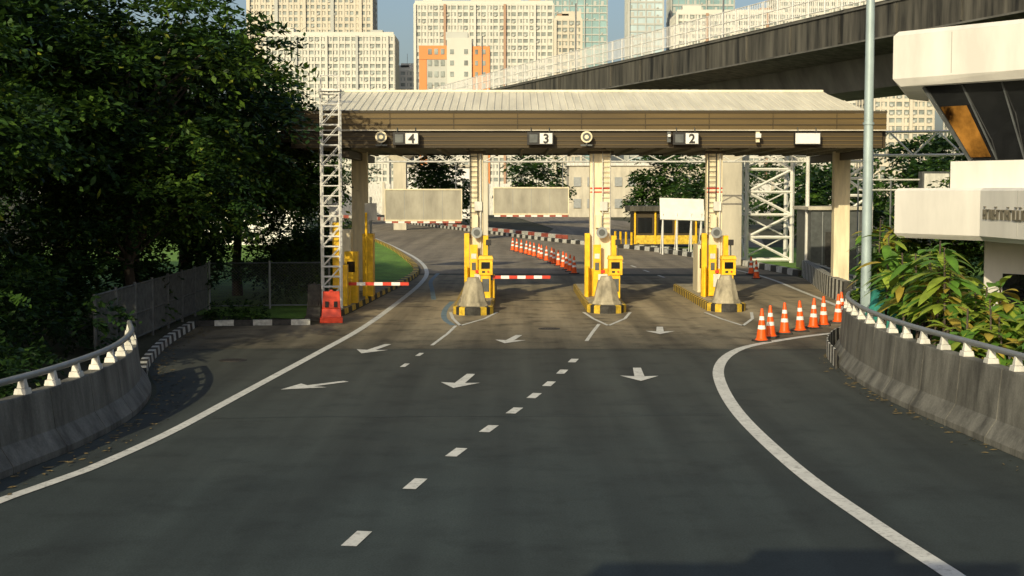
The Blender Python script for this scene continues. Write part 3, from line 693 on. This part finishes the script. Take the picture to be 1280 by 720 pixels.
# ------------------------------------------------------------ distant buildings
M['bw']=mat('tower_white',(.57,.57,.51),var=.06,scale=.05)
M['bw2']=mat('tower_cream',(.54,.51,.42),var=.06,scale=.05)
M['bg']=mat('tower_grey',(.43,.45,.42),var=.08,scale=.05)
M['bor']=mat('tower_orange',(.66,.26,.09),var=.08,scale=.05)
M['bwin']=mat('tower_window',(.24,.275,.26),var=.45,scale=.3,rough=.4,spec=.3)  # windows paled and tinted, distance haze put into the colour
M['bgl']=mat('curtain_glass',(.20,.33,.34),var=.25,scale=.06,rough=.3,spec=.5)
M['bgl2']=mat('curtain_glass_light',(.42,.54,.57),var=.2,scale=.06,rough=.3,spec=.5)
M['bbrown']=mat('tower_brown_trim',(.38,.25,.17),var=.1)
def tower(name,x0,x1,y,h,depth=22,fl=2.75,bay=2.5,wall='bw',win='bwin',pier=.42,band=.42,seed=1,accent=None):
    rnd=random.Random(seed); g=group(name,((x0+x1)/2,y,0)); b=MB(); b.bx(x0,x1,y,y+depth,0,h-.1,win); b.obj('glazing',g)
    b=MB(); nf=int(h/fl); nb=max(2,int((x1-x0)/bay)); bw=(x1-x0)/nb
    for i in range(nf+1): z=i*h/nf; b.bx(x0-.35,x1+.35,y-.35,y+depth+.3,max(0,z-band*fl*.5),z+band*fl*.5,wall)
    for j in range(nb+1):
        x=x0+j*bw; k=j%5; w=pier*bw*(.45 if k in(1,3) else 1.0 if k==0 else .7); d=1.5 if k==0 else .62; b.bx(x-w/2,x+w/2,y-d,y-.36,0,h,accent if accent and j%10==5 else wall)
    db=int(depth/4)
    for j in range(db+1):
        yy=y+j*depth/db
        for xx in(x0-.6,x1+.36): b.bx(xx,xx+.24,yy-.5,yy+.5,0,h,wall)
    b.obj('floor_bands_and_piers',g)
    b=MB()
    for i in range(nf):
        for j in range(nb):
            r=rnd.random(); z=i*h/nf+fl*band*.5; x=x0+j*bw+bw*.25
            if r<.4: b.bx(x,x+bw*.35,y-.3,y-.01,z,z+fl*.55,wall)
            elif r<.55: b.bx(x,x+.9,y-.85,y-.4,z,z+.8,'bg')
            elif r<.62: b.bx(x,x+.7,y-.2,y-.01,z,z+fl*.5,'bwin')
    b.bx(x0+3,x0+11,y+5,y+13,h,h+4,wall); b.bx(x1-10,x1-5,y+5,y+13,h,h+3,accent or 'bg'); b.bx(x0,x1,y-.1,y+.3,h+.6,h+1.6,wall)
    b.bar((x0+6,y+8,h+4),(x0+6,y+8,h+9),.15,'bg')
    b.obj('balconies_and_rooftop',g)
tower('residential_tower',-103,-49.5,600,69.5,wall='bw',seed=2,accent='bg')
tower('residential_tower',-120,-64,655,104,wall='bw2',seed=3,accent='bg',pier=.6)
tower('residential_tower',-40.5,17,600,82.5,wall='bw',seed=4,accent='bbrown')
tower('residential_tower',18,28.8,598,76,wall='bw2',seed=5,accent='bbrown')
tower('glass_office_tower',20,54,820,135,wall='bg',win='bgl',pier=.12,band=.16,fl=4,bay=4,seed=6)
tower('glass_office_tower',65,84,800,118,wall='bg',win='bgl2',pier=.2,band=.25,fl=4,bay=4,seed=7)
tower('residential_tower',70,116,610,80,wall='bw',seed=8,accent='bbrown')
tower('glass_office_tower',92,128,830,128,wall='bg',win='bgl',pier=.15,band=.3,fl=4,bay=4,seed=18)
tower('residential_tower',118,165,640,92,wall='bw',seed=9)
tower('residential_tower',126,147,500,42,wall='bw2',seed=10)
tower('residential_tower',-58,-46,705,64,wall='bw',seed=11)
tower('residential_tower',-20,4,720,100,wall='bw2',seed=12,accent='bg')
tower('residential_tower',152,175,480,38,wall='bw',seed=14)
tower('residential_tower',-185,-130,560,60,wall='bw',seed=15)
g=group('orange_white_building',(-18,450,0)); b=MB()
b.bx(-29,-20.5,451,468,0,50,'bw'); b.bx(-20.4,-12.6,449,468,0,52.5,'bw'); b.bx(-12.5,-7,450,468,0,50,'bor'); b.bx(-29.2,-20.5,450.6,450.98,46,50.3,'bor'); b.bx(-29.2,-26.8,450.6,450.98,0,45.9,'bor')
b.bx(-26.7,-20.5,450.7,450.98,38,45.9,'bg'); b.bx(-21,-14,455,462,52.5,55,'bg'); b.obj('blocks',g)
b=MB()
for i in range(14):
    z=2+i*3.5
    for x in(-26.4,-24.4,-22.4): b.bx(x,x+1.2,450.45,450.59,z,z+1.8,'bwin')
    for x in(-19.4,-15): b.bx(x,x+1.2,448.85,448.98,z,z+1.5,'bwin')
    for x in(-11.6,-9.2): b.bx(x,x+.9,449.85,449.98,z,z+1.5,'bwin')
b.obj('windows',g)

# ------------------------------------------------------------ vegetation
def quads_obj(name,V,mi,mats,loc=(0,0,0),parent=None):
    n=len(V); me=bpy.data.meshes.new(name)
    me.vertices.add(n*4); me.vertices.foreach_set('co',V.reshape(-1).astype(np.float32))
    me.loops.add(n*4); me.loops.foreach_set('vertex_index',np.arange(n*4,dtype=np.int32))
    me.polygons.add(n); me.polygons.foreach_set('loop_start',np.arange(0,n*4,4,dtype=np.int32)); me.polygons.foreach_set('loop_total',np.full(n,4,dtype=np.int32))
    for k in mats: me.materials.append(M[k])
    me.polygons.foreach_set('material_index',mi.astype(np.int32)); me.update(calc_edges=True)
    o=bpy.data.objects.new(name,me); S.collection.objects.link(o); o.location=loc
    if parent: o.parent=parent
    return o
def sprays(rng,C,out,L,leaf,k=10):
    S_=len(C); d=out/np.linalg.norm(out,axis=1,keepdims=True)
    up=np.array([0,0,1.0])+rng.normal(0,.35,(S_,3)); sd=np.cross(d,up); sd/=np.linalg.norm(sd,axis=1,keepdims=True)+1e-6
    Q=[]
    for j in range(k):
        t=(j+1)/k; sg=1 if j%2 else -1
        p=C+d*(L*t)[:,None]; p[:,2]-=L*.45*t*t
        ld=d*.55+sd*sg*.85+rng.normal(0,.15,(S_,3)); ld[:,2]-=.25; ld/=np.linalg.norm(ld,axis=1,keepdims=True)
        n=np.array([0,0,1.0])+rng.normal(0,.4,(S_,3)); w=np.cross(ld,n); w/=np.linalg.norm(w,axis=1,keepdims=True)+1e-6
        l=leaf*rng.uniform(.7,1.2,(S_,1)); ww=l*.25
        Q.append(np.stack([p,p+ld*l*.5+w*ww,p+ld*l,p+ld*l*.5-w*ww],1))
    return np.concatenate(Q,0)
def crown(rng,c,R,K,ns,leaf,rc=(.8,1.5),spL=.7,k=10,shell=.5,low=-.7,flat=.42):
    c=np.array(c,float);R=np.array(R,float); V=[];I=[];cent=[]
    for _ in range(K):
        while True:
            d=rng.normal(0,1,3); d/=np.linalg.norm(d)
            if d[2]>low: break
        r=rng.uniform(shell**2,1)**.5
        cc=c+d*R*r*rng.uniform(.88,1.1); cent.append(cc); rad=rng.uniform(*rc)
        n=int(ns*(rad/np.mean(rc))**2); q=rng.normal(0,1,(n,3)); q/=np.linalg.norm(q,axis=1,keepdims=True); q*=rng.uniform(.2,1,(n,1))**.5
        o=cc+q*rad*np.array([1,1,flat]); out=q*np.array([1,1,.35])+d*.5+np.array([0,0,.1])+rng.normal(0,.2,(n,3))
        Q=sprays(rng,o,out,spL*rng.uniform(.6,1.2,n),leaf,k); V.append(Q)
        base=rng.choice([0,1,2],p=[.46,.34,.20])
        ii=np.where(rng.random(len(Q))<.72,base,rng.choice([0,1,2,3],len(Q),p=[.38,.34,.21,.07])); I.append(ii)
    return np.concatenate(V),np.concatenate(I),cent
LM=['leaf1','leaf2','leaf3','leaf4']
def make_tree(seed,H,R,K=100,ns=34,leaf=.31,low=-.55,cz=.58):
    rng=np.random.default_rng(seed); C=(0,0,H*cz); RR=(R,R,H*(1-cz)*.95)
    V,I,cent=crown(rng,C,RR,K,ns,leaf,rc=(.9,1.7),low=low,spL=.95,k=8,flat=.3)
    b=MB(); th=H*.28; b.tube([(0,0,-.1),(.08,.05,th*.5),(.2,-.1,th),(.1,.1,H*.55),(0,0,H*.8)],[.34,.27,.23,.15,.05],'bark',10)
    for j,cc in enumerate(cent[::3]):
        z=th+rng.uniform(0,.3)*H; m=np.array([cc[0]*.45,cc[1]*.45,(z+cc[2])/2+.5]); r=.1
        b.tube([(.1,0,z),tuple(m),tuple(cc)],[r,.06,.02],'bark',6)
    return V,I,b
vm=[[*make_tree(*a),None,None] for a in((11,12.5,5.2,105,34),(12,11,4.6,92,34),(13,13.5,5.6,114,34))]
def place_tree(vi,x,y,rz,s,sz=1,name='broadleaf_tree'):
    g=group(name,(x,y,0)); e=vm[vi]
    if e[3] is None:
        o=quads_obj('foliage',e[0],e[1],LM); t=e[2].obj('trunk_and_limbs'); e[3]=o.data;e[4]=t.data
    else:
        o=bpy.data.objects.new('foliage',e[3]); t=bpy.data.objects.new('trunk_and_limbs',e[4]); S.collection.objects.link(o); S.collection.objects.link(t)
    o.parent=g;t.parent=g; g.rotation_euler[2]=rz; g.scale=(s,s,s*sz)
for a in((0,-13.2,49,0,1,1.0),(2,-17,41,1.2,1,1.0),(1,-12.8,56,2.2,1.0,1),(2,-22,50,3.3,1.05,1),(0,-15.6,33,4.1,.82,1),(2,-26,42,.7,1,1.1),(0,-19,60,2.7,1,1),(1,-18,24,1.7,.85,1),(0,-30,58,5.2,1.1,1.1),(1,-12.0,45,3.9,.66,1.0),(0,-11.6,60,1.9,.72,1.0),(1,-14.5,66,4.4,.8,1.0)):
    place_tree(*a)
def bush(name,items,leaf,mats=LM,ns=30,seed=5,spL=.45,rc=(.5,.9),k=8):
    rng=np.random.default_rng(seed); V=[];I=[]
    for c,R,K in items:
        v,i,_=crown(rng,c,R,K,ns,leaf,rc=rc,spL=spL,k=k,shell=.3,low=-.4); V.append(v);I.append(i)
    return quads_obj(name,np.concatenate(V),np.concatenate(I),mats)
bush('undergrowth',[((-14,40,1.2),(2.6,4,2.2),40),((-13.5,46,1.3),(2,4,2.4),40),((-12.6,54.5,1.6),(2.6,1.6,2.6),34),((-13,34,1.0),(3,4,1.8),34),((-17,36,2.5),(3,5,3.4),44),((-18,46,2.5),(3,6,3.6),44),((-12,28,.8),(2.6,4,1.4),28),((-10.8,22,.6),(1.6,4,1.0),18),((-16,55,3),(4,2,4),40)],.2,mats=['leaf1','leaf1','leaf2','leaf3'],seed=21)
bush('shrub',[((-9.3,59,1.5),(1.8,2.4,2.6),40),((-9.6,66,1.4),(1.8,3,2.4),34),((-10.5,80,1.2),(2,6,2.2),30)],.2,mats=['leaf1','leaf2','leaf3','leaf4'],seed=22)
bush('hedge',[((-8.6,54.8,.9),(1.6,.6,1.3),14),((-9.2,47.9,.3),(1.0,.4,.35),6)],.14,mats=['leaf1','leaf2','leaf3','leaf3'],seed=23,rc=(.3,.6),spL=.3)
rng=np.random.default_rng(77); V=[];I=[]
for x,y,R,H in ((-34,150,7,10),(-40,130,7,10),(-27,190,5,10),(-9,178,3.4,10.5),(-38,180,8,12),(4,196,4.5,10.5),(19,180,4,9.5),(24,170,5,9),(34,160,7,9),(42,140,8,10),(36,120,6,9.5),(29,128,4,6),(45,120,7,13),(50,105,6,10),(40,100,5,12),(-55,140,9,12),(60,150,10,13),(-60,170,9,14),(-34,290,12,10),(45,250,12,10)):
    v,i,_=crown(rng,(x,y,H*.52),(R,R,H*.48),42,22,.6,rc=(1.1,2.0),spL=1.0,k=6,shell=.3,low=-.8); V.append(v);I.append(i)
quads_obj('distant_trees',np.concatenate(V),np.concatenate(I),['leaf1','leaf2','leaf2','leaf3'])
bush('roadside_tree_cluster',[((22,62,3.0),(3.2,3,3.4),50),((27,74,4.2),(4,3,4.4),50),((32,80,4.0),(5,4,5.5),50)],.3,seed=31,rc=(.9,1.5),spL=.7)

def big_leaves(name,items,seed):
    rng=np.random.default_rng(seed); b=MB()
    for (cx,cy,H,n,spread,L) in items:
        base=Vector((cx,cy,0)); top=Vector((cx+rng.normal(0,.12),cy+rng.normal(0,.12),H))
        b.tube([base,(base+top)/2+Vector((.05,.04,0)),top],[.045,.035,.02],'bark',6)
        for i in range(n):
            t=rng.uniform(0,1); a=rng.uniform(0,6.283)+i*2.4; o=base.lerp(top,.55+.45*t)
            el=rng.uniform(-.2,.9)*(.4+t*.6); l=L*rng.uniform(.6,1.15); w=l*rng.uniform(.15,.22)
            d=Vector((math.cos(a)*math.cos(el),math.sin(a)*math.cos(el),math.sin(el))); sd=Vector((-math.sin(a),math.cos(a),rng.uniform(-.3,.3))).normalized()
            mk=['pl1','pl2','pl3'][int(rng.choice([0,1,2],p=[.5,.34,.16]))]
            P=[];m=5
            for j in range(m+1):
                s=j/m; c=o+d*(l*s+spread*.25)+Vector((0,0,-.55*l*s*s)); ww=w*math.sin(math.pi*min(1,.08+s*.92))**.8 if s<1 else 0
                up=sd.cross(d).normalized()*(.18*ww)
                P+= [c-sd*ww+up,c,c+sd*ww+up]
            F=[]
            for j in range(m): F+=[(3*j,3*j+1,3*j+4,3*j+3),(3*j+1,3*j+2,3*j+5,3*j+4)]
            b.add(P,F,mk,True)
            b.tube([o,o+d*(spread*.25)],.012,'pl2',4)
    return b.obj(name)
rng=np.random.default_rng(9); it=[]
for i in range(56):
    x=rng.uniform(9.2,12.6); y=rng.uniform(31,37.0)
    if x>11.2: y=rng.uniform(27.5,30.5)
    H=3.0-(x-9.4)*.5+rng.uniform(-.5,.35); it.append((x,y,max(1.4,H),26,.5,.66))
for i in range(26):
    x=rng.uniform(9.2,12.0); y=rng.uniform(26,30.5); it.append((x,y,rng.uniform(1.3,2.0),22,.5,.62))
for i in range(12): it.append((rng.uniform(9.9,11.2),rng.uniform(38.8,41),rng.uniform(2.6,3.8),30,.5,.55))
big_leaves('broad_leaved_shrub',it,4)
bush('garden_shrub',[((10.6,38.8,1.4),(.7,.8,1.9),20),((12,40.5,1.2),(1.4,1.0,2.2),22)],.2,mats=['leaf2','leaf3','pl1','pl2'],seed=41,rc=(.4,.7),spL=.35)

# shade net draped behind the barrier
b=MB(); nx,ny=26,14; P=[]
for j in range(ny+1):
    for i in range(nx+1):
        u=i/nx;v=j/ny; x=8.95+u*1.7+v*.9; y=37.6+v*2.6
        e=max(0,math.sin(math.pi*u))**.4*max(0,math.sin(math.pi*v))**.4
        P.append((x,y,e*(1.85+.13*math.sin(u*19+v*5)+.1*math.sin(v*17+u*9)+random.uniform(-.03,.03))))
b.add(P,[(j*(nx+1)+i,j*(nx+1)+i+1,(j+1)*(nx+1)+i+1,(j+1)*(nx+1)+i) for j in range(ny) for i in range(nx)],'teal',True)
b.obj('shade_net_heap')

rng=np.random.default_rng(3); Q=[]
def litter(path,side,n,spread):
    pts=resample(smooth(path,.5),.25); N=normals(pts)
    for _ in range(n):
        i=rng.integers(0,len(pts)); c=pts[i]+N[i]*side*(.05+abs(rng.normal(0,spread))); a=rng.uniform(0,6.28); l=rng.uniform(.04,.09); w=l*.3
        d=np.array([math.cos(a),math.sin(a)])*l; e=np.array([-math.sin(a),math.cos(a)])*w; z=.022
        Q.append([(*(c-d),z),(*(c+e),z+.012),(*(c+d),z+.006),(*(c-e),z)])
litter([(-8.3,17),(-7.8,21.7),(-7.45,24.4),(-7.4,27.5),(-7.8,31),(-8.7,34),(-9.6,38),(-10.3,46.3)],1,420,.35)
litter([(9.0,18),(8.5,22),(8.2,26),(7.95,30),(8.1,34.5),(8.7,38.5)],-1,150,.2)
quads_obj('leaf_litter',np.array(Q),np.zeros(len(Q)),['dry'])

# ------------------------------------------------------------ light
az=math.radians(200); el=math.radians(24)
s=Vector((math.sin(az)*math.cos(el),math.cos(az)*math.cos(el),math.sin(el)))
sl=bpy.data.lights.new('sun','SUN'); sl.energy=4.0; sl.angle=math.radians(.5); sl.color=(1,.86,.57)
so=bpy.data.objects.new('sun',sl); so.rotation_euler=s.to_track_quat('Z','Y').to_euler(); so.location=(0,-20,40); S.collection.objects.link(so)
w=bpy.data.worlds.new('World'); S.world=w; w.use_nodes=True; nt=w.node_tree
sk=nt.nodes.new('ShaderNodeTexSky'); sk.sky_type='NISHITA'; sk.sun_disc=False; sk.sun_elevation=el; sk.sun_rotation=az; sk.air_density=1.0; sk.dust_density=3.5; sk.ozone_density=1.4
nt.links.new(sk.outputs[0],nt.nodes['Background'].inputs[0]); nt.nodes['Background'].inputs[1].default_value=.115

# ------------------------------------------------------------ camera
cd=bpy.data.cameras.new('camera'); cd.lens=50; cd.sensor_width=36; cd.clip_end=5000
co=bpy.data.objects.new('camera',cd); co.location=(0,0,4.4); co.rotation_euler=(math.radians(90-3.86),0,0); S.collection.objects.link(co); S.camera=co
